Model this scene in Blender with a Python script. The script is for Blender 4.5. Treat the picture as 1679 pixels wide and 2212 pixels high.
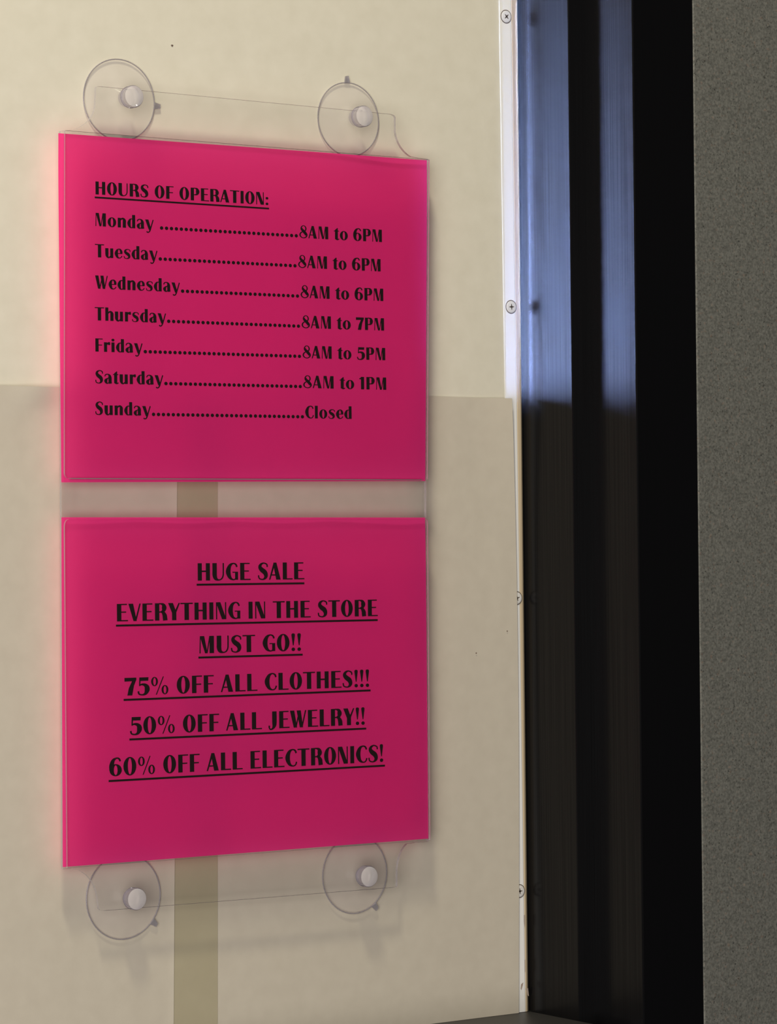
import bpy, bmesh, math, random
from mathutils import Vector, Matrix
random.seed(7)
for o in list(bpy.data.objects): bpy.data.objects.remove(o)
S = bpy.context.scene
COL = S.collection

# ------------------------------------------------------------------ camera
YAW, PITCH, ROLL, FPX = 0.612235, 0.008403, -0.010453, 6539.9
CAM = Vector((-1.2849, -1.6650, 1.5))       # wall plane is y = 0, the right jamb corner is x = 0
fw = Vector((math.sin(YAW)*math.cos(PITCH), math.cos(YAW)*math.cos(PITCH), math.sin(PITCH)))
r0 = Vector((math.cos(YAW), -math.sin(YAW), 0)); u0 = r0.cross(fw)
rt = math.cos(ROLL)*r0 + math.sin(ROLL)*u0
up = -math.sin(ROLL)*r0 + math.cos(ROLL)*u0
cd = bpy.data.cameras.new('camera'); cam = bpy.data.objects.new('camera', cd); COL.objects.link(cam)
M = Matrix((rt, up, -fw)).transposed().to_4x4(); M.translation = CAM
cam.matrix_world = M
cd.sensor_fit = 'VERTICAL'; cd.sensor_height = 36.0; cd.lens = FPX/2212*36.0
cd.clip_start = 0.01
S.camera = cam

def ray(px, py): return rt*((px-839.5)/FPX) - up*((py-1106.0)/FPX) + fw
def at(px, py, Y):                          # the point of the plane y = Y seen at a pixel
    d = ray(px, py); return CAM + d*((Y-CAM.y)/d.y)
def at_x(px, py, X):
    d = ray(px, py); return CAM + d*((X-CAM.x)/d.x)
def at_z(px, py, Z):
    d = ray(px, py); return CAM + d*((Z-CAM.z)/d.z)

# ------------------------------------------------------------------ light and exposure
S.view_settings.view_transform = 'Standard'; S.view_settings.look = 'None'
S.view_settings.exposure = 0.0; S.view_settings.gamma = 1.0
S.view_settings.use_curve_mapping = False
w = bpy.data.worlds.new('world'); S.world = w; w.use_nodes = True
w.node_tree.nodes['Background'].inputs[0].default_value = (0.75, 0.80, 1.0, 1)
w.node_tree.nodes['Background'].inputs[1].default_value = 0.012

def area(name, loc, target, sx, sy, power, col, spread=180.0):
    l = bpy.data.lights.new(name, 'AREA'); l.shape = 'RECTANGLE'; l.size = sx; l.size_y = sy
    l.energy = power; l.color = col; l.spread = math.radians(spread)
    o = bpy.data.objects.new(name, l); COL.objects.link(o); o.location = loc
    o.rotation_euler = (Vector(target)-Vector(loc)).to_track_quat('-Z', 'Y').to_euler()
    return o
# ceiling fixture over the walkway, up and to the left of the sign
area('ceiling_lamp', (-0.23-0.58, -0.73, 3.25), (-0.23, 0, 1.45), 0.20, 0.20, 22.5, (1.0, 0.92, 0.72))
# large unseen fill light added on the left in place of ambient light
area('left_fill_light', (-2.15, -2.15, 1.45), (-0.3, 0, 1.4), 1.9, 1.9, 70.0, (1.0, 0.95, 0.92))
# the daylight that comes through the pane from inside the shop
area('shop_daylight', (-0.105, 0.12, 1.7535), (-0.105+0.575, 0.12-0.818, 1.7535+0.14), 0.10, 0.303, 15.5, (0.36, 0.50, 1.0), 37.6)

# ------------------------------------------------------------------ materials
def mat(name, col, rough=0.6, spec=0.5, metal=0.0):
    m = bpy.data.materials.new(name); m.use_nodes = True
    b = m.node_tree.nodes['Principled BSDF']
    b.inputs['Base Color'].default_value = (*col, 1); b.inputs['Roughness'].default_value = rough
    b.inputs['Specular IOR Level'].default_value = spec; b.inputs['Metallic'].default_value = metal
    return m
def N(m, t, **kw):
    n = m.node_tree.nodes.new(t)
    for k, v in kw.items(): setattr(n, k, v)
    return n
def L(m, a, b): m.node_tree.links.new(a, b)
def noise_mix(m, c1, c2, scale, lo=0.35, hi=0.65, detail=4, stretch=None):
    """mottle c1..c2 by a noise in object space; returns the colour socket"""
    tc = N(m, 'ShaderNodeTexCoord'); src = tc.outputs['Object']
    if stretch:
        mp = N(m, 'ShaderNodeMapping'); mp.inputs['Scale'].default_value = stretch
        L(m, src, mp.inputs['Vector']); src = mp.outputs[0]
    nz = N(m, 'ShaderNodeTexNoise'); nz.inputs['Scale'].default_value = scale; nz.inputs['Detail'].default_value = detail
    L(m, src, nz.inputs['Vector'])
    rp = N(m, 'ShaderNodeValToRGB'); rp.color_ramp.elements[0].position = lo; rp.color_ramp.elements[1].position = hi
    rp.color_ramp.elements[0].color = (*c1, 1); rp.color_ramp.elements[1].color = (*c2, 1)
    L(m, nz.outputs['Fac'], rp.inputs['Fac'])
    return rp.outputs['Color'], rp
def bare(name):
    m = bpy.data.materials.new(name); m.use_nodes = True
    m.node_tree.nodes.remove(m.node_tree.nodes['Principled BSDF'])
    return m, m.node_tree.nodes['Material Output']
def mixsh(m, fac, a, b):
    x = N(m, 'ShaderNodeMixShader')
    if isinstance(fac, float): x.inputs[0].default_value = fac
    else: L(m, fac, x.inputs[0])
    L(m, a, x.inputs[1]); L(m, b, x.inputs[2]); return x.outputs[0]

def paper(name, c1, c2, trans, scale=90.0, tcol=None):
    m, out = bare(name)
    col, _ = noise_mix(m, c1, c2, scale, 0.25, 0.75)
    d = N(m, 'ShaderNodeBsdfDiffuse'); t = N(m, 'ShaderNodeBsdfTranslucent')
    L(m, col, d.inputs['Color'])
    if tcol: t.inputs['Color'].default_value = (*tcol, 1)
    else: L(m, col, t.inputs['Color'])
    L(m, mixsh(m, trans, d.outputs[0], t.outputs[0]), out.inputs['Surface'])
    return m
def clear(name, tint, milk=0.0, milkcol=(0.8, 0.78, 0.8), rough=0.03, gl=1.0):
    """thin clear plastic: see-through, a little milky, with a Fresnel gloss"""
    m, out = bare(name)
    tr = N(m, 'ShaderNodeBsdfTransparent'); tr.inputs['Color'].default_value = (*tint, 1)
    df = N(m, 'ShaderNodeBsdfDiffuse'); df.inputs['Color'].default_value = (*milkcol, 1)
    body = mixsh(m, milk, tr.outputs[0], df.outputs[0])
    g = N(m, 'ShaderNodeBsdfGlossy'); g.inputs['Roughness'].default_value = rough
    fr = N(m, 'ShaderNodeFresnel'); fr.inputs['IOR'].default_value = 1.35
    ml = N(m, 'ShaderNodeMath', operation='MULTIPLY'); ml.inputs[1].default_value = gl
    L(m, fr.outputs[0], ml.inputs[0])
    L(m, mixsh(m, ml.outputs[0], body, g.outputs[0]), out.inputs['Surface'])
    return m
def edge(name, tint, gloss, rough=0.08, gcol=(0.9, 0.9, 0.93)):
    m, out = bare(name)
    tr = N(m, 'ShaderNodeBsdfTransparent'); tr.inputs['Color'].default_value = (*tint, 1)
    g = N(m, 'ShaderNodeBsdfGlossy'); g.inputs['Roughness'].default_value = rough; g.inputs['Color'].default_value = (*gcol, 1)
    d_ = N(m, 'ShaderNodeBsdfDiffuse'); d_.inputs['Color'].default_value = (0.62, 0.60, 0.62, 1)
    L(m, mixsh(m, 0.30, mixsh(m, gloss, tr.outputs[0], g.outputs[0]), d_.outputs[0]), out.inputs['Surface'])
    return m

# translucent cream pane: mostly scatters, lets a tenth of the light straight through
m_pane, out = bare('cream_frosted_pane')
col, _ = noise_mix(m_pane, (0.705, 0.665, 0.54), (0.75, 0.71, 0.585), 70, 0.3, 0.7, 6)
# three small dark specks of dirt stuck on the pane
d = N(m_pane, 'ShaderNodeBsdfDiffuse'); L(m_pane, col, d.inputs['Color'])
t = N(m_pane, 'ShaderNodeBsdfTransparent')
L(m_pane, mixsh(m_pane, 0.012, d.outputs[0], t.outputs[0]), out.inputs['Surface'])

m_glass, out = bare('clear_glass_back')
t = N(m_glass, 'ShaderNodeBsdfTransparent'); L(m_glass, t.outputs[0], out.inputs['Surface'])

m_sheet = paper('cream_paper', (0.635, 0.575, 0.465), (0.675, 0.615, 0.50), 0.12)
m_tape = paper('tan_paper', (0.48, 0.425, 0.29), (0.52, 0.465, 0.32), 0.15, 40)
m_pink = paper('magenta_paper', (0.68, 0.034, 0.235), (0.72, 0.036, 0.245), 0.40, 30, (1.95, 0.18, 0.60))
m_ink = mat('black_print', (0.016, 0.010, 0.010), 0.8, 0.1)
m_clear = clear('clear_acrylic', (0.99, 0.99, 0.99), 0.0, gl=0.35)
m_edge = edge('acrylic_cut_edge', (0.60, 0.56, 0.55), 0.5)
m_edge_shade = edge('acrylic_edge_shade', (0.06, 0.05, 0.05), 0.15)  # darker copy of the cut edge: dark reflection and shade put into its colour
m_cup = clear('clear_soft_plastic', (0.995, 0.988, 0.995), 0.045, (0.95, 0.90, 0.98), 0.12, 0.12)
m_rim = edge('soft_plastic_rim', (0.80, 0.77, 0.80), 0.30, 0.2, (0.95, 0.93, 0.97))
m_knob = clear('milky_soft_plastic', (0.97, 0.95, 0.97), 0.45, (0.88, 0.83, 0.83), 0.2, 0.5)
m_neck = clear('violet_clear_plastic', (0.84, 0.82, 0.90), 0.14, (0.66, 0.62, 0.74), 0.08, 0.8)
def see_through(m, fac):
    nt = m.node_tree; b_ = nt.nodes['Principled BSDF']; o_ = nt.nodes['Material Output']
    t_ = nt.nodes.new('ShaderNodeBsdfTransparent')
    L(m, mixsh(m, fac, b_.outputs[0], t_.outputs[0]), o_.inputs['Surface'])
m_trim = mat('white_plastic_trim', (0.90, 0.89, 0.85), 0.5, 0.4); see_through(m_trim, 0.012)
m_caulk = mat('beige_caulk', (0.62, 0.50, 0.33), 0.6, 0.3); see_through(m_caulk, 0.012)
m_screw = mat('painted_screw', (0.80, 0.78, 0.74), 0.4, 0.5)
m_slot = mat('dark_recess', (0.13, 0.10, 0.075), 0.8, 0.2); see_through(m_slot, 0.1); see_through(m_screw, 0.1)  # dark tone for the cross slots and the ring around each head
m_worn = mat('worn_paint', (0.40, 0.32, 0.26), 0.8, 0.2)
m_chip = mat('chipped_paint', (0.16, 0.11, 0.085), 0.8, 0.2)
# brushed black anodised aluminium: fine vertical streaks in the gloss
m_alu = mat('black_brushed_aluminium', (0.0045, 0.0045, 0.005), 0.24, 0.2)
b = m_alu.node_tree.nodes['Principled BSDF']
tc = N(m_alu, 'ShaderNodeTexCoord'); mp = N(m_alu, 'ShaderNodeMapping'); mp.inputs['Scale'].default_value = (900, 900, 6)
nz = N(m_alu, 'ShaderNodeTexNoise'); nz.inputs['Scale'].default_value = 1.0; nz.inputs['Detail'].default_value = 5
L(m_alu, tc.outputs['Object'], mp.inputs['Vector']); L(m_alu, mp.outputs[0], nz.inputs['Vector'])
mr = N(m_alu, 'ShaderNodeMapRange'); mr.inputs[1].default_value = 0.3; mr.inputs[2].default_value = 0.7
mr.inputs[3].default_value = 0.11; mr.inputs[4].default_value = 0.22
L(m_alu, nz.outputs['Fac'], mr.inputs[0]); L(m_alu, mr.outputs[0], b.inputs['Specular IOR Level'])
m_sill = mat('dark_grey_sill', (0.035, 0.034, 0.033), 0.45, 0.4)
# speckled grey stone
m_stone = mat('speckled_grey_stone', (0.2, 0.2, 0.18), 0.85, 0.2)
c1, r1 = noise_mix(m_stone, (0.088, 0.089, 0.078), (0.195, 0.193, 0.168), 620, 0.28, 0.74, 6)
tc = N(m_stone, 'ShaderNodeTexCoord'); vo = N(m_stone, 'ShaderNodeTexNoise'); vo.inputs['Scale'].default_value = 760; vo.inputs['Detail'].default_value = 2
L(m_stone, tc.outputs['Object'], vo.inputs['Vector'])
rp = N(m_stone, 'ShaderNodeValToRGB'); rp.color_ramp.elements[0].position = 0.27; rp.color_ramp.elements[1].position = 0.38
rp.color_ramp.elements[0].color = (0.35, 0.36, 0.36, 1); rp.color_ramp.elements[1].color = (1, 1, 1, 1)
L(m_stone, vo.outputs['Fac'], rp.inputs['Fac'])
mx = N(m_stone, 'ShaderNodeMix', data_type='RGBA', blend_type='MULTIPLY'); mx.inputs[0].default_value = 1.0
L(m_stone, c1, mx.inputs[6]); L(m_stone, rp.outputs[0], mx.inputs[7])
nz = N(m_stone, 'ShaderNodeTexNoise'); nz.inputs['Scale'].default_value = 330; nz.inputs['Detail'].default_value = 1
L(m_stone, tc.outputs['Object'], nz.inputs['Vector'])
rp = N(m_stone, 'ShaderNodeValToRGB'); rp.color_ramp.elements[0].position = 0.62; rp.color_ramp.elements[1].position = 0.74
rp.color_ramp.elements[0].color = (1, 1, 1, 1); rp.color_ramp.elements[1].color = (1.22, 1.02, 0.95, 1)
L(m_stone, nz.outputs['Fac'], rp.inputs['Fac'])
m2 = N(m_stone, 'ShaderNodeMix', data_type='RGBA', blend_type='MULTIPLY'); m2.inputs[0].default_value = 1.0
L(m_stone, mx.outputs[2], m2.inputs[6]); L(m_stone, rp.outputs[0], m2.inputs[7])
L(m_stone, m2.outputs[2], m_stone.node_tree.nodes['Principled BSDF'].inputs['Base Color'])
m_room = mat('shop_interior_paint', (0.30, 0.28, 0.24), 0.8, 0.2)

# ------------------------------------------------------------------ object helpers
def obj(name, bm, mats, parent=None, smooth=False):
    me = bpy.data.meshes.new(name); bm.normal_update(); bm.to_mesh(me); bm.free()
    for m in (mats if isinstance(mats, (list, tuple)) else [mats]): me.materials.append(m)
    if smooth:
        for p in me.polygons: p.use_smooth = True
        me.set_sharp_from_angle(angle=math.radians(40))
    o = bpy.data.objects.new(name, me); COL.objects.link(o)
    if parent is not None:
        o.parent = parent; o.matrix_parent_inverse = parent.matrix_basis.inverted()
    return o
def empty(name, loc):
    o = bpy.data.objects.new(name, None); COL.objects.link(o); o.location = loc; o.empty_display_size = 0.02
    return o
def tag(o, label=None, cat=None, group=None, kind=None):
    for k, v in (('label', label), ('category', cat), ('group', group), ('kind', kind)):
        if v: o[k] = v
    return o
def box(bm, x0, x1, y0, y1, z0, z1, mi=0):
    v = [bm.verts.new((x, y, z)) for x in (x0, x1) for y in (y0, y1) for z in (z0, z1)]
    for f in ((0, 1, 3, 2), (4, 6, 7, 5), (0, 4, 5, 1), (2, 3, 7, 6), (0, 2, 6, 4), (1, 5, 7, 3)):
        bm.faces.new([v[i] for i in f]).material_index = mi
    return v
def slab(bm, pts, y0, y1, side=1, face=0, low=0, high=0):
    """a plate cut to an outline (list of x, z), from y0 (front) to y1 (back)"""
    a = [bm.verts.new((x, y0, z)) for x, z in pts]; c = [bm.verts.new((x, y1, z)) for x, z in pts]
    bm.faces.new(a).material_index = face; bm.faces.new(c[::-1]).material_index = face
    n = len(pts)
    for i in range(n):
        j = (i+1) % n
        f = bm.faces.new((a[j], a[i], c[i], c[j])); f.material_index = side
        dx, dz = pts[j][0]-pts[i][0], pts[j][1]-pts[i][1]
        zm = (pts[i][1]+pts[j][1])/2-sum(p_[1] for p_ in pts)/n
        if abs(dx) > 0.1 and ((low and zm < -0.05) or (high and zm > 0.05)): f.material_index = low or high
def extrude_profile(bm, prof, z0, z1):
    """closed profile of (x, y) run up from z0 to z1"""
    a = [bm.verts.new((x, y, z0)) for x, y in prof]; c = [bm.verts.new((x, y, z1)) for x, y in prof]
    n = len(prof)
    for i in range(n):
        j = (i+1) % n; bm.faces.new((a[i], a[j], c[j], c[i]))
    bm.faces.new(a[::-1]); bm.faces.new(c)
    bmesh.ops.recalc_face_normals(bm, faces=bm.faces[:])
def P2(px, py, Y): p = at(px, py, Y); return (p.x, p.z)
def bez(p0, p1, p2, p3, n=10):
    out = []
    for i in range(n+1):
        t = i/n; s = 1-t
        out.append(tuple(s**3*p0[k]+3*s*s*t*p1[k]+3*s*t*t*p2[k]+t**3*p3[k] for k in (0, 1)))
    return out

# ------------------------------------------------------------------ the setting
Z_TOP, Z_SILL = 2.15, at(1120, 2188, 0).z
bm = bmesh.new(); vs = box(bm, -0.95, 0, 0.0, 0.004, Z_SILL-0.004, Z_TOP, 1)
a0, a1 = at(1079, 0, 0), at(1092, 862, 0)
for v_ in vs:
    if v_.co.x > -0.5: v_.co.x = 0.0008+a0.x+(a1.x-a0.x)*(v_.co.z-a0.z)/(a1.z-a0.z)
for f in bm.faces:
    f.normal_update()
    if f.calc_center_median().y < 1e-5: f.material_index = 0      # the cream film is on the front of the clear pane
win = obj('window_1', bm, [m_pane, m_glass]); tag(win, 'cream translucent shop window pane above and behind the papers', kind='structure')

# stepped black jamb on the right of the pane, from its profile on the ground plan
D1 = -at_x(1240, 1106, 0.0).y                       # depth of the inner step
p = at_x(1240, 1106, 0.0); XB = at(1275.5, 1106, -D1).x
D2 = -at_x(1378.5, 1106, XB).y                      # depth of the outer step
XG = at(1508, 1106, -D2).x
print('jamb', D1, XB, D2, XG)
q = 0.0009
prof = [(0, 0.02), (0, -D1+q), (q*0.3, -D1+q*0.3), (q, -D1), (XB, -D1), (XB, -D2+q), (XB+q*0.3, -D2+q*0.3), (XB+q, -D2), (XG+0.01, -D2), (XG+0.01, 0.02)]
bm = bmesh.new(); extrude_profile(bm, prof, Z_SILL-0.25, Z_TOP)
obj('frame', bm, m_alu, win)
bm = bmesh.new(); box(bm, -0.95, -0.0003, -D1-0.02, -0.0002, Z_SILL-0.035, Z_SILL)
obj('sill', bm, m_sill, win)
# stone wall beside the window, its edge eased
e = 0.0008
prof = [(XG, -D2-0.0001), (XG+e, -D2-e), (0.9, -D2-e), (0.9, 0.03), (XG+0.0102, 0.03), (XG+0.0102, -D2-0.0001)]
bm = bmesh.new(); extrude_profile(bm, prof, 0.6, Z_TOP+0.3)
tag(obj('wall_right', bm, m_stone), 'speckled grey stone wall beside the black window frame', kind='structure')
# the shop's own back wall, seen only faintly through the pane
bm = bmesh.new(); box(bm, -3.0, 2.5, 1.8, 1.85, 0.0, 3.4)
tag(obj('wall_back', bm, m_room), 'plain wall inside the shop behind the pane', kind='structure')

# white trim strip screwed over the edge of the pane
TH = 0.0003
def line_x(p0, p1, z):                      # x at height z of the line through two points
    return p0.x+(p1.x-p0.x)*(z-p0.z)/(p1.z-p0.z)
LA = (at(1079, 0, -TH), at(1092, 862, -TH)); LB = (at(1117, 862, -TH), at(1133.5, 2000, -TH))
bm = bmesh.new()                            # a thin moulded strip, nailed up slightly out of plumb
pa = []
for z in (Z_SILL+0.0003, Z_TOP):
    xl, xf = line_x(*LA, z), line_x(*LB, z)
    pa.append([bm.verts.new((x, y, z)) for x, y in ((xl, -TH), (xl+0.004, -TH), (xf-0.0008, -TH), (xf, -TH+0.0002))])
for i in range(3): bm.faces.new((pa[0][i], pa[0][i+1], pa[1][i+1], pa[1][i]))
trim = obj('trim_1', bm, m_trim); tag(trim, 'narrow white painted trim strip between pane and black frame', kind='structure')
bm = bmesh.new(); pa = []
for z in (Z_SILL+0.0003, Z_TOP):
    xf = line_x(*LB, z)
    pa.append([bm.verts.new((x, y, z)) for x, y in ((xf, -TH+0.00025), (xf+0.0008, -TH+0.0001), (-0.0022, 0.0003), (-0.0009, 0.0012), (-0.0003, 0.0045))])
for i in range(4): bm.faces.new((pa[0][i], pa[0][i+1], pa[1][i+1], pa[1][i]))
obj('caulk_bead', bm, m_caulk, trim)['label'] = 'beige caulk beside the black frame'
def make_screw(px, py, rot):
    c = at(px, py, -TH); bm = bmesh.new(); n = 28; R = 0.0042
    def lathe(prof, mi):
        rings = [[bm.verts.new((c.x+r*math.cos(2*math.pi*k/n), y, c.z+r*math.sin(2*math.pi*k/n))) for k in range(n)] for r, y in prof]
        for a, b_ in zip(rings, rings[1:]):
            for k in range(n):
                f = bm.faces.new((a[k], a[(k+1) % n], b_[(k+1) % n], b_[k])); f.material_index = mi
        return rings
    lathe([(R+0.0006, -TH-0.00004), (R, -TH-0.00008)], 1)
    rr = lathe([(R, -TH-0.00008), (R-0.0001, -TH-0.0004), (R*0.8, -TH-0.0006), (R*0.45, -TH-0.0007)], 0)
    bm.faces.new(rr[-1])
    for k in range(2):
        a = rot+k*math.pi/2; dx, dz = math.cos(a), math.sin(a); l, h = R*0.50, R*0.10
        y = -TH-0.00073
        pts = [(-l, -h*0.5), (0, -h*1.5), (l, -h*0.5), (l, h*0.5), (0, h*1.5), (-l, h*0.5)]
        bm.faces.new([bm.verts.new((c.x+u*dx-v*dz, y, c.z+u*dz+v*dx)) for u, v in pts]).material_index = 1
    bmesh.ops.recalc_face_normals(bm, faces=bm.faces[:])
    return obj('screw', bm, [m_screw, m_slot], trim)
for px, py, rot in ((1093.5, 36, 0.75), (1104.3, 663, 0.05), (1116.5, 1292, 0.3), (1122.3, 1925, 0.1)): make_screw(px, py, rot)
# chipped paint low on the trim: bare patches
for pts in ([(1132, 1977), (1134.3, 1976), (1134.6, 1995), (1133.3, 2004), (1132, 1990)],
            [(1133.6, 2074), (1135, 2072), (1135.3, 2098), (1134, 2101)],
            [(1126, 2126), (1131, 2122), (1129.5, 2129), (1126.5, 2139), (1125, 2136)],
            [(1136, 2136), (1141, 2134), (1143, 2152), (1140, 2150)]):
    bm = bmesh.new(); bm.faces.new([bm.verts.new(at(x, y, -TH-0.00008)) for x, y in pts])
    obj('paint_chip', bm, m_worn, trim)

# ------------------------------------------------------------------ papers taped on the pane
def sheet(name, corners_px, Y, lift, m, nx=24, nz=60, th=0.00025):
    """thin paper between four pixel corners (tl, tr, br, bl) on plane Y; lift(u, v) brings it forward"""
    bm = bmesh.new(); tl, tr, br, bl = [at(x, y, Y) for x, y in corners_px]
    F = []; B = []
    for j in range(nz+1):
        v = j/nz
        rowf = []; rowb = []
        for i in range(nx+1):
            u = i/nx
            p = (tl*(1-u)+tr*u)*(1-v) + (bl*(1-u)+br*u)*v
            y = Y - lift(u, v)
            rowf.append(bm.verts.new((p.x, y-th, p.z))); rowb.append(bm.verts.new((p.x, y, p.z)))
        F.append(rowf); B.append(rowb)
    for j in range(nz):
        for i in range(nx):
            bm.faces.new((F[j][i], F[j+1][i], F[j+1][i+1], F[j][i+1]))
            bm.faces.new((B[j][i], B[j][i+1], B[j+1][i+1], B[j+1][i]))
    for j in range(nz):
        bm.faces.new((F[j][0], B[j][0], B[j+1][0], F[j+1][0])); bm.faces.new((F[j][nx], F[j+1][nx], B[j+1][nx], B[j][nx]))
    for i in range(nx):
        bm.faces.new((F[0][i], F[0][i+1], B[0][i+1], B[0][i])); bm.faces.new((F[nz][i], B[nz][i], B[nz][i+1], F[nz][i+1]))
    bmesh.ops.recalc_face_normals(bm, faces=bm.faces[:])
    return obj(name, bm, m, smooth=True)
def g(x, c, s): return math.exp(-((x-c)/s)**2)
# tan strip under both papers
o = sheet('tan_paper_strip', [(350, 858), (470, 860), (470, 2260), (350, 2260)], -0.00127, lambda u, v: 0, m_tape, 4, 20)
tag(o, 'narrow tan paper strip showing between the two cream papers below the pink sign', 'paper strip')
ZB = 2262
o = sheet('cream_paper_sheet', [(-600, 813), (383, 846), (374, ZB+20), (-620, ZB+140)], -0.00156,
          lambda u, v: 0.0035*g(v, 0, 0.022)*g(u, 0.676, 0.052) + 0.0012*g(v, 0.0, 0.05) + 0.0003*g(u, 1.0, 0.008), m_sheet, 110, 70)
tag(o, 'cream paper sheet with a curled top edge, left of the tan strip', 'paper')
def liftr(u, v):
    k = max(0.0, (u-0.86)/0.14)
    return 0.0004*k*k*(3-2*k) + 0.0022*k*k*math.exp(-v/0.14)
o = sheet('cream_paper_sheet', [(467, 842), (1101, 861), (1120, 2188), (468, 2270)], -0.0010, liftr, m_sheet, 48, 60)
me = o.data                                 # its right edge is cut a little crooked
zt, zb = at(1101, 861, -0.001).z, at(1120, 2188, -0.001).z
xr = max(v_.co.x for v_ in me.vertices); xw = xr-min(v_.co.x for v_ in me.vertices)
for v_ in me.vertices:
    v = min(1.0, max(0.0, (zt-v_.co.z)/(zt-zb))); k = max(0.0, 1-(xr-v_.co.x)/(0.15*xw))
    v_.co.x += k*0.0037*math.sin(math.pi*v**0.75)
tag(o, 'cream paper sheet right of the tan strip, overlapping the white trim', 'paper')
right_sheet = o
# specks of dirt
def speck(px, py, r_, Y, parent):
    bm = bmesh.new(); c = at(px, py, Y)
    bm.faces.new([bm.verts.new((c.x+r_*(1+0.3*math.sin(3*a))*math.cos(a), Y, c.z+r_*0.8*math.sin(a))) for a in [k*math.pi/5 for k in range(10)]])
    obj('dirt_speck', bm, m_chip, parent)
speck(372, 98.5, 0.00085, -0.0002, win); speck(1096, 1363.5, 0.00055, -0.0022, right_sheet); speck(1029, 1411, 0.00055, -0.0019, right_sheet)

# ------------------------------------------------------------------ lettering: a bold face with thick and thin strokes
def spline(pts, n=7):
    out = []
    for i in range(len(pts)-1):
        p0 = pts[max(i-1, 0)]; p1 = pts[i]; p2 = pts[i+1]; p3 = pts[min(i+2, len(pts)-1)]
        for k in range(n):
            t = k/n
            out.append(tuple(0.5*((2*p1[c])+(-p0[c]+p2[c])*t+(2*p0[c]-5*p1[c]+4*p2[c]-p3[c])*t*t+(-p0[c]+3*p1[c]-3*p2[c]+p3[c])*t**3) for c in range(3)))
    out.append(pts[-1]); return out
def stroke(*pts, n=7):
    s = [(x, y, wd*1.06+0.4) for x, y, wd in spline(pts, n)]; quads = []; Ls = []; Rs = []
    for i, (x, y, wd) in enumerate(s):
        a = s[max(i-1, 0)]; b_ = s[min(i+1, len(s)-1)]
        dx, dy = b_[0]-a[0], b_[1]-a[1]; l = math.hypot(dx, dy) or 1
        nx, ny = -dy/l*wd/2, dx/l*wd/2
        Ls.append((x+nx, y+ny)); Rs.append((x-nx, y-ny))
    for i in range(len(s)-1): quads.append([Ls[i], Ls[i+1], Rs[i+1], Rs[i]])
    return quads
def rect(x0, y0, x1, y1): return [[(x0, y0), (x1, y0), (x1, y1), (x0, y1)]]
def poly(*p): return [list(p)]
def ring(cx, cy, rx, ry, ix, iy, n=32):
    o_ = [(cx+rx*math.cos(2*math.pi*k/n), cy+ry*math.sin(2*math.pi*k/n)) for k in range(n)]
    i_ = [(cx+ix*math.cos(2*math.pi*k/n), cy+iy*math.sin(2*math.pi*k/n)) for k in range(n)]
    return [[o_[k], o_[(k+1) % n], i_[(k+1) % n], i_[k]] for k in range(n)]
def disk(cx, cy, rx, ry, n=20): return [[(cx+rx*math.cos(2*math.pi*k/n), cy+ry*math.sin(2*math.pi*k/n)) for k in range(n)]]
G = {}
G['H'] = (71, rect(0, 0, 24, 100)+rect(47, 0, 71, 100)+rect(23, 49, 48, 58))
G['U'] = (66, stroke((12, 100, 24), (12, 60, 24), (12, 32, 24), (18, 11, 19), (35, 2.5, 7), (52, 9, 7), (61, 28, 7), (62.5, 60, 7), (62.5, 100, 7)))
CP = [(64, 76, 9), (58, 91, 9), (42, 97, 7), (23, 84, 17), (13, 50, 26), (23, 16, 17), (42, 3, 7)]
G['C'] = (70, stroke(*CP, (59, 8, 7), (66.5, 26, 8)))
G['G'] = (71, stroke(*CP, (56, 8, 7), (60, 14, 7))+rect(53, 2, 71, 48)+rect(38, 43, 71, 49))
G['E'] = (62, rect(0, 0, 25, 100)+rect(24, 93, 57, 100)+rect(24, 49, 52, 56)+rect(24, 0, 62, 7))
G['F'] = (57, rect(0, 0, 25, 100)+rect(24, 93, 57, 100)+rect(24, 47, 52, 54))
G['L'] = (59, rect(0, 0, 25, 100)+rect(24, 0, 59, 7))
G['T'] = (72, rect(0, 92.5, 72, 100)+rect(23, 0, 49, 100))
G['I'] = (24, rect(0, 0, 24, 100))
G['O'] = (73, ring(36.5, 50, 36.5, 51.5, 11, 45))
G['V'] = (70, poly((0, 100), (27, 100), (47, 0), (28, 0))+poly((36, 0), (45, 0), (70, 100), (62, 100)))
G['Y'] = (68, poly((0, 100), (28, 100), (47, 47), (47, 0), (22, 0), (22, 43))+poly((36, 47), (46, 43), (68, 100), (60, 100)))
G['W'] = (98, poly((0, 100), (26, 100), (42, 0), (22, 0))+poly((31, 0), (39, 0), (54, 70), (50, 84))+poly((40, 100), (65, 100), (78, 0), (58, 0))+poly((67, 0), (75, 0), (98, 100), (90, 100)))
G['N'] = (60, rect(0, 0, 7, 100)+poly((0, 100), (26, 100), (60, 0), (35, 0))+rect(53, 0, 60, 100))
G['M'] = (82, poly((0, 0), (6.5, 0), (8, 100), (3, 100))+poly((3, 100), (27, 100), (45, 0), (31, 0))+poly((39, 0), (45, 0), (62, 100), (55, 100))+rect(56, 0, 81, 100))
G['A'] = (70, poly((0, 0), (8, 0), (35, 84), (35, 100), (28, 100))+poly((27, 100), (45, 100), (70, 0), (43, 0), (26, 88))+rect(13, 24, 48, 31))
BOWL = stroke((22, 96.5, 7), (34, 96.5, 7.5), (48, 90, 17), (53, 73, 25), (48, 56, 17), (34, 49.5, 7.5), (22, 49.5, 7))
G['R'] = (70, rect(0, 0, 25, 100)+BOWL+stroke((34, 50, 8), (46, 46, 16), (55, 30, 23), (57, 14, 24), (58.5, 0, 24)))
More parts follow.
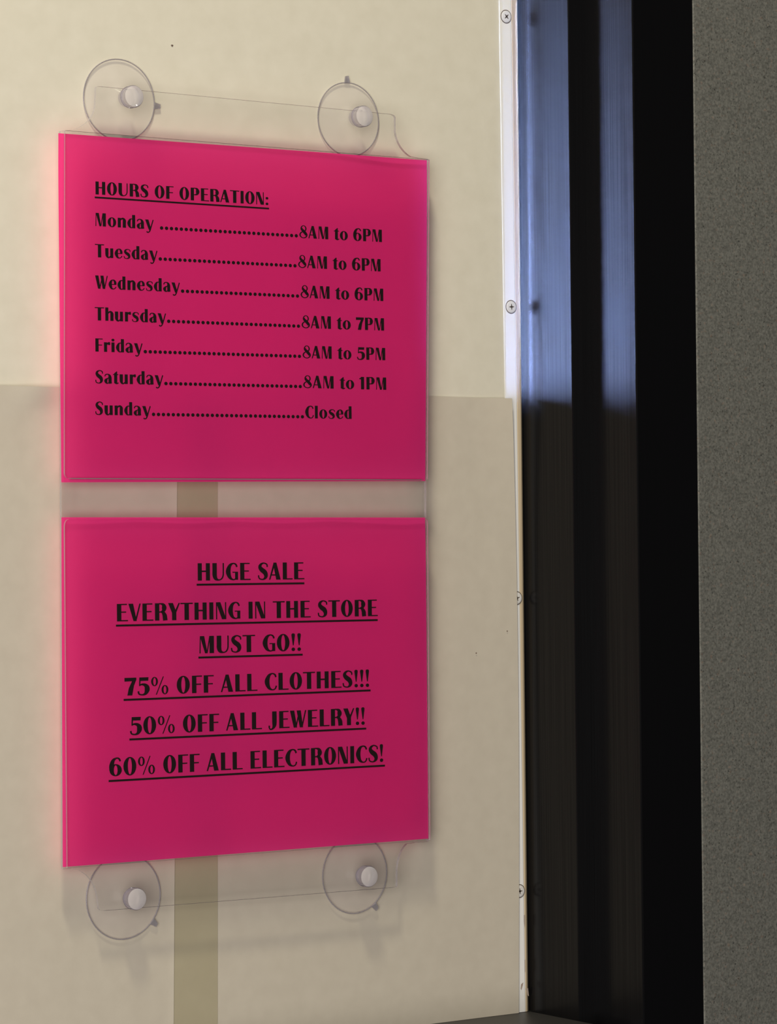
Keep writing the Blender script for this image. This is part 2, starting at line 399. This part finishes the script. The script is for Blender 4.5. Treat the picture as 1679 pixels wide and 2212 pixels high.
G['P'] = (65, rect(0, 0, 25, 100)+stroke((22, 96.5, 7), (34, 96.5, 7.5), (48, 90, 17), (53, 71, 25), (48, 52, 17), (34, 45.5, 7.5), (22, 45.5, 7)))
SP = [(56, 74, 7), (53, 90, 7.5), (34, 97.5, 7), (17, 88, 14), (13.5, 73, 20), (24, 58, 25), (40, 45, 26), (47.5, 29, 22), (45, 13, 16), (30, 2.5, 7), (9, 8, 7), (4, 27, 7.5)]
G['S'] = (60, stroke(*SP))
G['J'] = (47, stroke((34, 100, 25), (34, 40, 25), (33, 18, 21), (24, 1, 11), (10, -4, 7), (3, 8, 8), (4, 18, 9)))
G['7'] = (65, poly((0, 100), (65, 100), (65, 88), (52, 55), (42, 0), (15, 0), (23, 40), (41, 80), (0, 79)))
G['5'] = (65, poly((10, 100), (61, 100), (59, 80), (17, 80), (15, 52), (8, 52))+stroke((10, 53, 6), (22, 60, 9), (40, 57, 16), (51, 45, 24), (52, 27, 25), (44, 9, 16), (28, 1.5, 8), (9, 6, 8), (4, 22, 9)))
G['0'] = (72, ring(36, 50, 36, 51.5, 11, 45))
G['6'] = (69, ring(35, 32, 34, 33.5, 10, 27)+stroke((61, 80, 9), (54, 94, 9), (40, 98, 7.5), (22, 86, 17), (12.5, 58, 24), (12.5, 30, 23)))
G['8'] = (68, ring(35, 76, 24.5, 25.5, 14, 19.5)+ring(34, 26, 33.5, 27.5, 22, 20.5)+stroke((20, 80, 12), (24, 66, 18), (40, 50, 22), (52, 34, 20), (56, 22, 14)))
G['1'] = (36, rect(8, 0, 33, 100)+poly((-6, 82), (9, 80), (14, 100), (10, 100), (4, 92), (-6, 87)))
G['%'] = (95, ring(19, 74, 19, 26.5, 7.5, 21)+ring(76, 26, 19, 26.5, 7.5, 21)+poly((25, -1), (31, -1), (71, 102), (65, 102)))
G['!'] = (24, poly((2, 98), (7, 103), (17, 103), (22, 98), (22, 90), (14.5, 32), (9.5, 32), (2, 90))+disk(12, 9, 10.5, 10.5))
G[':'] = (24, disk(12, 9, 11, 10.5)+disk(12, 54, 11, 10.5))
G['o'] = (66, ring(33, 36, 33, 37.5, 9.5, 31.5))
ARCH = stroke((21, 55, 6), (31, 67, 11), (44, 67, 15), (51, 54, 23), (51, 35, 23), (51, 0, 23))
G['n'] = (63, rect(0, 0, 24, 73)+ARCH)
G['h'] = (63, rect(0, 0, 24, 101)+ARCH)
G['r'] = (48, rect(0, 0, 24, 73)+stroke((21, 52, 6), (28, 65, 10), (38, 70, 9), (47, 72, 6))+disk(39, 61, 9.5, 9.5))
G['i'] = (24, rect(0, 0, 24, 73)+disk(12, 91, 12, 10.5))
G['l'] = (24, rect(0, 0, 24, 101))
G['d'] = (61, stroke((42, 66, 7), (31, 70.5, 6), (19, 61, 15), (12, 36, 24), (19, 11, 15), (31, 2.5, 6), (42, 10, 7))+rect(37, 0, 61, 101))
G['a'] = (57, stroke((4, 54, 7), (10, 67, 7.5), (26, 71, 7), (39, 62, 16), (43, 46, 23), (43.5, 20, 23), (46, 0, 22))+stroke((36, 43, 6), (24, 39, 8), (12, 24, 22), (14, 10, 18), (24, 2, 8), (36, 10, 6)))
G['y'] = (67, poly((0, 73), (26, 73), (44, 12), (33, -8), (27, -2))+stroke((63, 73, 8), (47, 20, 8), (38, -8, 8.5), (29, -22, 8), (18, -24, 8), (11, -18, 9), n=5))
G['u'] = (62, rect(38, 0, 62, 73)+stroke((12, 73, 24), (12, 40, 24), (12.5, 20, 22), (19, 6, 15), (30, 3, 8), (40, 14, 7)))
G['e'] = (60, rect(18, 34, 50, 40)+stroke((51, 34, 16), (50, 52, 18), (43, 66, 13), (31, 70.5, 6), (19, 60, 16), (12, 36, 24), (20, 11, 16), (34, 2.5, 7), (49, 8, 6.5), (57, 20, 6.5)))
G['s'] = (55, stroke(*[(x*0.92, y*0.735, w_*0.84) for x, y, w_ in SP]))
G['t'] = (43, poly((9, 4), (33, 4), (33, 94), (27, 94), (9, 78))+rect(0, 66.5, 42, 73)+stroke((21, 10, 23), (24, 4, 12), (32, 2, 8), (43, 8, 6)))
SPACE = 37
LSB = dict.fromkeys('HEFLIMNPRUWnhrilu', 7.5); LSB.update(dict.fromkeys('OCGQ0658odaes', 4.5)); LSB.update(dict.fromkeys('TVYAWJ7yt', 1.0)); LSB['S'] = LSB['1'] = 4
RSB = dict.fromkeys('HIMNUJndaiul1', 7.5); RSB.update(dict.fromkeys('OD0658oPRhGse', 4.5)); RSB.update(dict.fromkeys('TVYWEFLCr7yt', 1.5)); RSB['S'] = 5
def layout(text):
    x = 0; out = []; end = 0
    for k, ch in enumerate(text):
        if ch == ' ': x += SPACE; continue
        wd, polys = G[ch]
        if k: x += LSB.get(ch, 5)
        out += [[(px_+x, py_) for px_, py_ in pl] for pl in polys]; x += wd; end = x; x += RSB.get(ch, 5)
    return out, end
Y_INK = -0.01512
def text_run(bm, text, xl_, yl_, xr_, yr_, cap, cap_r=None):
    """text between two baseline ends given in pixels, cap height in pixels"""
    polys, wd = layout(text)
    a = at(xl_, yl_, Y_INK); b_ = at(xr_, yr_, Y_INK); h = (at(xl_, yl_-cap, Y_INK)-a).z
    ux = (b_-a)/wd
    for i, pl in enumerate(polys):
        vs = [bm.verts.new(a+ux*x+Vector((0, -4e-6*(i % 16), y*h/100.0))) for x, y in pl]
        f = bm.faces.new(vs)
def bar(bm, x0, y0, x1, y1, t_):
    a, b_ = at(x0, y0, Y_INK), at(x1, y1, Y_INK); h = Vector((0, 0, t_/3.24/1000/2))
    bm.faces.new([bm.verts.new(p_) for p_ in (a-h, b_-h, b_+h, a+h)])
def dots(bm, x0, y0, x1, y1, n, r=3.7):
    a, b_ = at(x0, y0, Y_INK), at(x1, y1, Y_INK)
    for k in range(n):
        c = a+(b_-a)*(k/(n-1)); R = r/3.24/1000
        bm.faces.new([bm.verts.new((c.x+R*1.12*math.cos(t_*math.pi/7), c.y, c.z+R*math.sin(t_*math.pi/7))) for t_ in range(14)])
def finish_ink(bm, parent, label):
    bm.normal_update()
    bmesh.ops.triangulate(bm, faces=[f for f in bm.faces if len(f.verts) > 4], ngon_method='EAR_CLIP')
    for f in bm.faces:
        f.normal_update()
        if f.normal.y > 0: f.normal_flip()
    o_ = obj('printed_line', bm, m_ink, parent); o_['label'] = label; return o_

# ------------------------------------------------------------------ pink paper notices
def notice(corners, label, wave):
    tl, tr, br, bl = [at(x, y, -0.0150) for x, y in corners]; nx, nz = 60, 40
    bm = bmesh.new(); R_ = []
    for j in range(nz+1):
        v = j/nz; row = []
        for i in range(nx+1):
            u = i/nx; p_ = (tl*(1-u)+tr*u)*(1-v)+(bl*(1-u)+br*u)*v
            row.append(bm.verts.new((p_.x, p_.y+wave(u, v), p_.z)))
        R_.append(row)
    for j in range(nz):
        for i in range(nx): bm.faces.new((R_[j][i], R_[j+1][i], R_[j+1][i+1], R_[j][i+1]))
    o_ = obj('paper_notice', bm, m_pink, smooth=True)
    tag(o_, label, 'notice'); return o_
hours = notice([(125, 288), (923, 346), (919, 1039), (132.5, 1042)], 'bright pink paper notice of opening hours in the upper pocket',
               lambda u, v: g(v, 0.0, 0.07)*(0.0014*g(u, 0.92, 0.13) - 0.0006))
sale = notice([(132.5, 1117.5), (919, 1118), (926, 1811.5), (135.5, 1873)], 'bright pink paper notice of the huge sale in the lower pocket',
              lambda u, v: g(v, 0.0, 0.05)*(-0.0001+0.00028*math.sin(u*24)+0.0010*g(u, 0.95, 0.07)))

bm = bmesh.new(); text_run(bm, 'HOURS OF OPERATION:', 206.5, 419.8, 580.3, 443.0, 28)
bar(bm, 204.7, 426.3, 581.5, 450.6, 3.6); finish_ink(bm, hours, 'underlined heading HOURS OF OPERATION')
for day, xl_, yl_, xr_, d0, d1, nd, hrs, h0, h1 in (
    ('Monday', 206.2, 488.2, 332.2, (349.2, 492.5), (640.2, 509.3), 29, '8AM to 6PM', (646.7, 513.8), (825.5, 523.0)),
    ('Tuesday', 205.3, 555.5, 340.4, (346.4, 559.4), (637.4, 574.1), 29, '8AM to 6PM', (644.1, 578.0), (822.7, 586.5)),
    ('Wednesday', 205.7, 623.3, 388.8, (394.6, 628.9), (642.8, 639.5), 25, '8AM to 6PM', (649.4, 643.2), (828.5, 650.4)),
    ('Thursday', 204.9, 691.9, 359.0, (364.6, 694.0), (644.9, 704.5), 28, '8AM to 7PM', (651.6, 708.4), (830.2, 714.2)),
    ('Friday', 206.2, 759.4, 308.2, (314.0, 759.6), (647.1, 769.7), 33, '8AM to 5PM', (653.7, 773.6), (832.8, 778.3)),
    ('Saturday', 205.7, 828.0, 352.8, (358.6, 828.5), (648.8, 834.9), 29, '8AM to 1PM', (655.0, 838.0), (834.9, 842.2)),
    ('Sunday', 205.7, 896.0, 325.8, (331.8, 895.1), (653.5, 900.3), 32, 'Closed', (659.7, 903.6), (759.9, 904.9))):
    bm = bmesh.new()
    # the baselines fall to the right as the whole sheet does in this view: ends taken on the sheet
    k = (d1[1]-d0[1])/(d1[0]-d0[0])
    text_run(bm, day, xl_, yl_, xr_, yl_+k*(xr_-xl_)*1.02, 28.6)
    dots(bm, d0[0], d0[1], d1[0], d1[1], nd)
    text_run(bm, hrs, h0[0], h0[1], h1[0], h1[1], 27.2)
    finish_ink(bm, hours, 'line reading %s %s' % (day, hrs))
for txt, a, b_, cap, u0_, u1_ in (
    ('HUGE SALE', (427.4, 1254.3), (657.7, 1251.3), 37.6, (424.9, 1263.1), (657.7, 1260.0)),
    ('EVERYTHING IN THE STORE', (252.8, 1342.4), (816.3, 1330.7), 37.8, (250.5, 1351.5), (816.3, 1339.4)),
    ('MUST GO!!', (431.0, 1411.6), (651.0, 1405.4), 37.4, (428.7, 1420.5), (654.0, 1414.1)),
    ('75% OFF ALL CLOTHES!!!', (269.2, 1502.8), (798.2, 1483.3), 38.3, (267.1, 1512.0), (800.9, 1491.4)),
    ('50% OFF ALL JEWELRY!!', (281.0, 1587.6), (788.6, 1565.0), 38.3, (279.5, 1597.5), (791.4, 1573.8)),
    ('60% OFF ALL ELECTRONICS!', (236.4, 1677.0), (828.6, 1645.2), 39.2, (234.7, 1687.3), (831.9, 1653.8))):
    bm = bmesh.new(); text_run(bm, txt, *a, *b_, cap); bar(bm, *u0_, *u1_, 4.2)
    finish_ink(bm, sale, 'underlined line reading %s' % txt)

# ------------------------------------------------------------------ the clear acrylic holder
YB0, YB1 = -0.0137, -0.0115          # back plate, front and back faces
YF0, YF1 = -0.0176, -0.0161          # front plates of the two pockets
hold = empty('sign_holder', at(530, 1080, YB1))
tag(hold, 'clear acrylic double sign holder hung on four suction cups in front of the pane', 'sign holder')
def chain(*segs):
    out = []
    for s in segs:
        for p_ in s:
            if not out or math.dist(p_, out[-1]) > 1e-6: out.append(p_)
    if math.dist(out[0], out[-1]) < 1e-6: out.pop()
    return out
# outline in pixels: shoulders sweep up into a narrower tab at the top and down into one at the bottom
top_l = [(131, 283), (150, 281)] + bez((158, 280.5), (190, 270), (206, 250), (206.5, 222), 12) + [(207.5, 196)] + bez((208, 190), (209, 186), (212, 186), (219, 186.5), 6)
top_r = bez((842, 246), (849, 246.7), (854, 249), (855, 254), 6) + [(855, 282)] + bez((855, 284), (858, 306), (868, 325), (888, 338), 12) + [(905, 341), (925, 343.5)]
bot_r = [(926, 1818)] + [(900, 1820)] + bez((880, 1823), (866, 1836), (859.5, 1862), (859, 1880), 10) + [(859, 1909)] + bez((859, 1914), (858, 1916), (856, 1917), (852, 1917.3), 5)
bot_l = bez((228, 1967.5), (220, 1968), (215.5, 1967), (213.5, 1961), 5) + [(211.5, 1942)] + bez((211, 1938), (206, 1908), (192, 1890), (172, 1880), 12) + [(155, 1876.5), (136, 1877.5)]
out_px = top_l + top_r + [(921, 1080)] + bot_r + bot_l + [(133, 1080)]
pts = chain([P2(x, y, YB0) for x, y in out_px])
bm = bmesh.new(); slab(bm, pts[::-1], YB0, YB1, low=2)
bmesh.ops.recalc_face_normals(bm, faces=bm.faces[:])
obj('back_plate', bm, [m_clear, m_edge, m_edge_shade], hold)
def pocket(px_pts, fold_z_px, closed_bottom):
    bm = bmesh.new(); pts = chain([P2(x, y, YF0) for x, y in px_pts])
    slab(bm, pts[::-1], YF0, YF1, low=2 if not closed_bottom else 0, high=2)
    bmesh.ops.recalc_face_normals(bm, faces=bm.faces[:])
    return obj('pocket_front', bm, [m_clear, m_edge, m_edge_shade], hold)
pocket([(141, 281.5), (928, 345), (924.5, 1035)] + bez((918, 1036.5), (915, 1036.6), (912, 1036.6), (909, 1036.6), 3) + [(153, 1033)] + bez((148, 1033), (143, 1032), (140.5, 1028), (140, 1022), 6), 0, True)
pocket(bez((140, 1140), (140, 1128), (143, 1122.5), (150, 1121.5), 6) + [(915, 1120)] + bez((919, 1120), (922, 1121), (924.5, 1123), (925, 1128), 4) + [(930, 1815), (146, 1875)], 0, False)
# folded bottoms that join each pocket front to the back plate
for a, b_ in (((153, 1034.5), (912, 1037.5)),):
    bm = bmesh.new(); p0, p1 = at(*a, YF0), at(*b_, YF0); v = []
    for p_ in (p0, p1):
        for y, dz in ((YF0, 0.0006), (YF0, 0.0), (YB0-0.0001, 0.0), (YB0-0.0001, 0.0006)):
            v.append(bm.verts.new((p_.x, y, p_.z+dz)))
    for k in range(4): bm.faces.new((v[k], v[(k+1) % 4], v[4+(k+1) % 4], v[4+k]))
    bm.faces.new(v[:4]); bm.faces.new(v[4:][::-1]); bmesh.ops.recalc_face_normals(bm, faces=bm.faces[:])
    obj('pocket_fold', bm, m_edge, hold)
# suction cups: a flared clear disc on the pane, a neck through the tab, a milky knob in front
def lathe(bm, c, prof, n=48, mi=0, cap_end=True, sx=1.0):
    rings = [[bm.verts.new((c.x+r*sx*math.cos(2*math.pi*k/n), y, c.z+r*math.sin(2*math.pi*k/n))) for k in range(n)] for r, y in prof]
    for a, b_ in zip(rings, rings[1:]):
        for k in range(n): bm.faces.new((a[k], a[(k+1) % n], b_[(k+1) % n], b_[k])).material_index = mi
    if cap_end: bm.faces.new(rings[-1]).material_index = mi
    return rings
def cup(rim_px, knob_px, R, nub, base):
    c = at(*rim_px, base-0.0008); k = at(*knob_px, -0.0190)
    kc = Vector((c.x, 0, c.z))
    bm = bmesh.new()
    lathe(bm, c, [(R, base-0.0006), (R*0.92, base-0.0012), (R*0.7, base-0.0026), (R*0.45, base-0.0044), (0.0085, base-0.0066), (0.0055, base-0.0090)], 64, 0, False)
    # thick rim bead
    n = 64; m_ = 8; t_ = 0.00040
    for i in range(n):
        for j in range(m_):
            vs = []
            for a, b_ in ((i, j), (i+1, j), (i+1, j+1), (i, j+1)):
                A = 2*math.pi*a/n; B = 2*math.pi*b_/m_; r = R+t_*math.cos(B)
                vs.append(bm.verts.new((c.x+r*math.cos(A), base-0.0007+t_*math.sin(B), c.z+r*math.sin(A))))
            bm.faces.new(vs).material_index = 1
    # pull nub on the rim
    A = math.radians(nub); d_ = Vector((math.cos(A), 0, math.sin(A))); e_ = Vector((-d_.z, 0, d_.x))
    v = []
    for y in (base-0.0014, base-0.0004):
        for s_, t2 in ((-0.0022, 0.0), (0.0022, 0.0), (0.0014, 0.0042), (-0.0010, 0.0045)):
            p_ = Vector((c.x, y, c.z))+d_*(R+t2)+e_*s_; v.append(bm.verts.new(p_))
    bm.faces.new(v[:4]).material_index = 1; bm.faces.new(v[4:][::-1]).material_index = 1
    for q_ in range(4): bm.faces.new((v[q_], v[(q_+1) % 4], v[4+(q_+1) % 4], v[4+q_])).material_index = 1
    bmesh.ops.remove_doubles(bm, verts=bm.verts[:], dist=1e-6); bmesh.ops.recalc_face_normals(bm, faces=bm.faces[:])
    cp = obj('suction_cup', bm, [m_cup, m_rim], hold, smooth=True)
    bm = bmesh.new()
    lathe(bm, Vector((c.x, 0, c.z)), [(0.0055, base-0.0090), (0.0050, YB1), (0.0052, YB0-0.0004)], 32, 0, False)
    obj('neck', bm, m_neck, cp, smooth=True)
    bm = bmesh.new()
    kp = [(0.0064, YB0-0.0004), (0.0070, YB0-0.0009), (0.0070, YB0-0.0058), (0.0066, YB0-0.0064)]
    lathe(bm, Vector((c.x, 0, c.z)), kp, 40, 1, False)
    lathe(bm, Vector((c.x, 0, c.z)), [(0.0066, YB0-0.0064), (0.0050, YB0-0.0068), (0.0025, YB0-0.0070)], 40, 0, True)
    bmesh.ops.remove_doubles(bm, verts=bm.verts[:], dist=1e-6)
    obj('knob', bm, [m_knob, m_neck], cp, smooth=True)
cup((257.5, 216), (287, 217), 0.0258, -4, -0.0003)
cup((753, 258), (785, 261), 0.0245, 92, -0.0003)
cup((267, 1937), (295, 1932), 0.0268, -40, -0.0024)
cup((767, 1889), (788, 1889), 0.0258, -55, -0.0024)
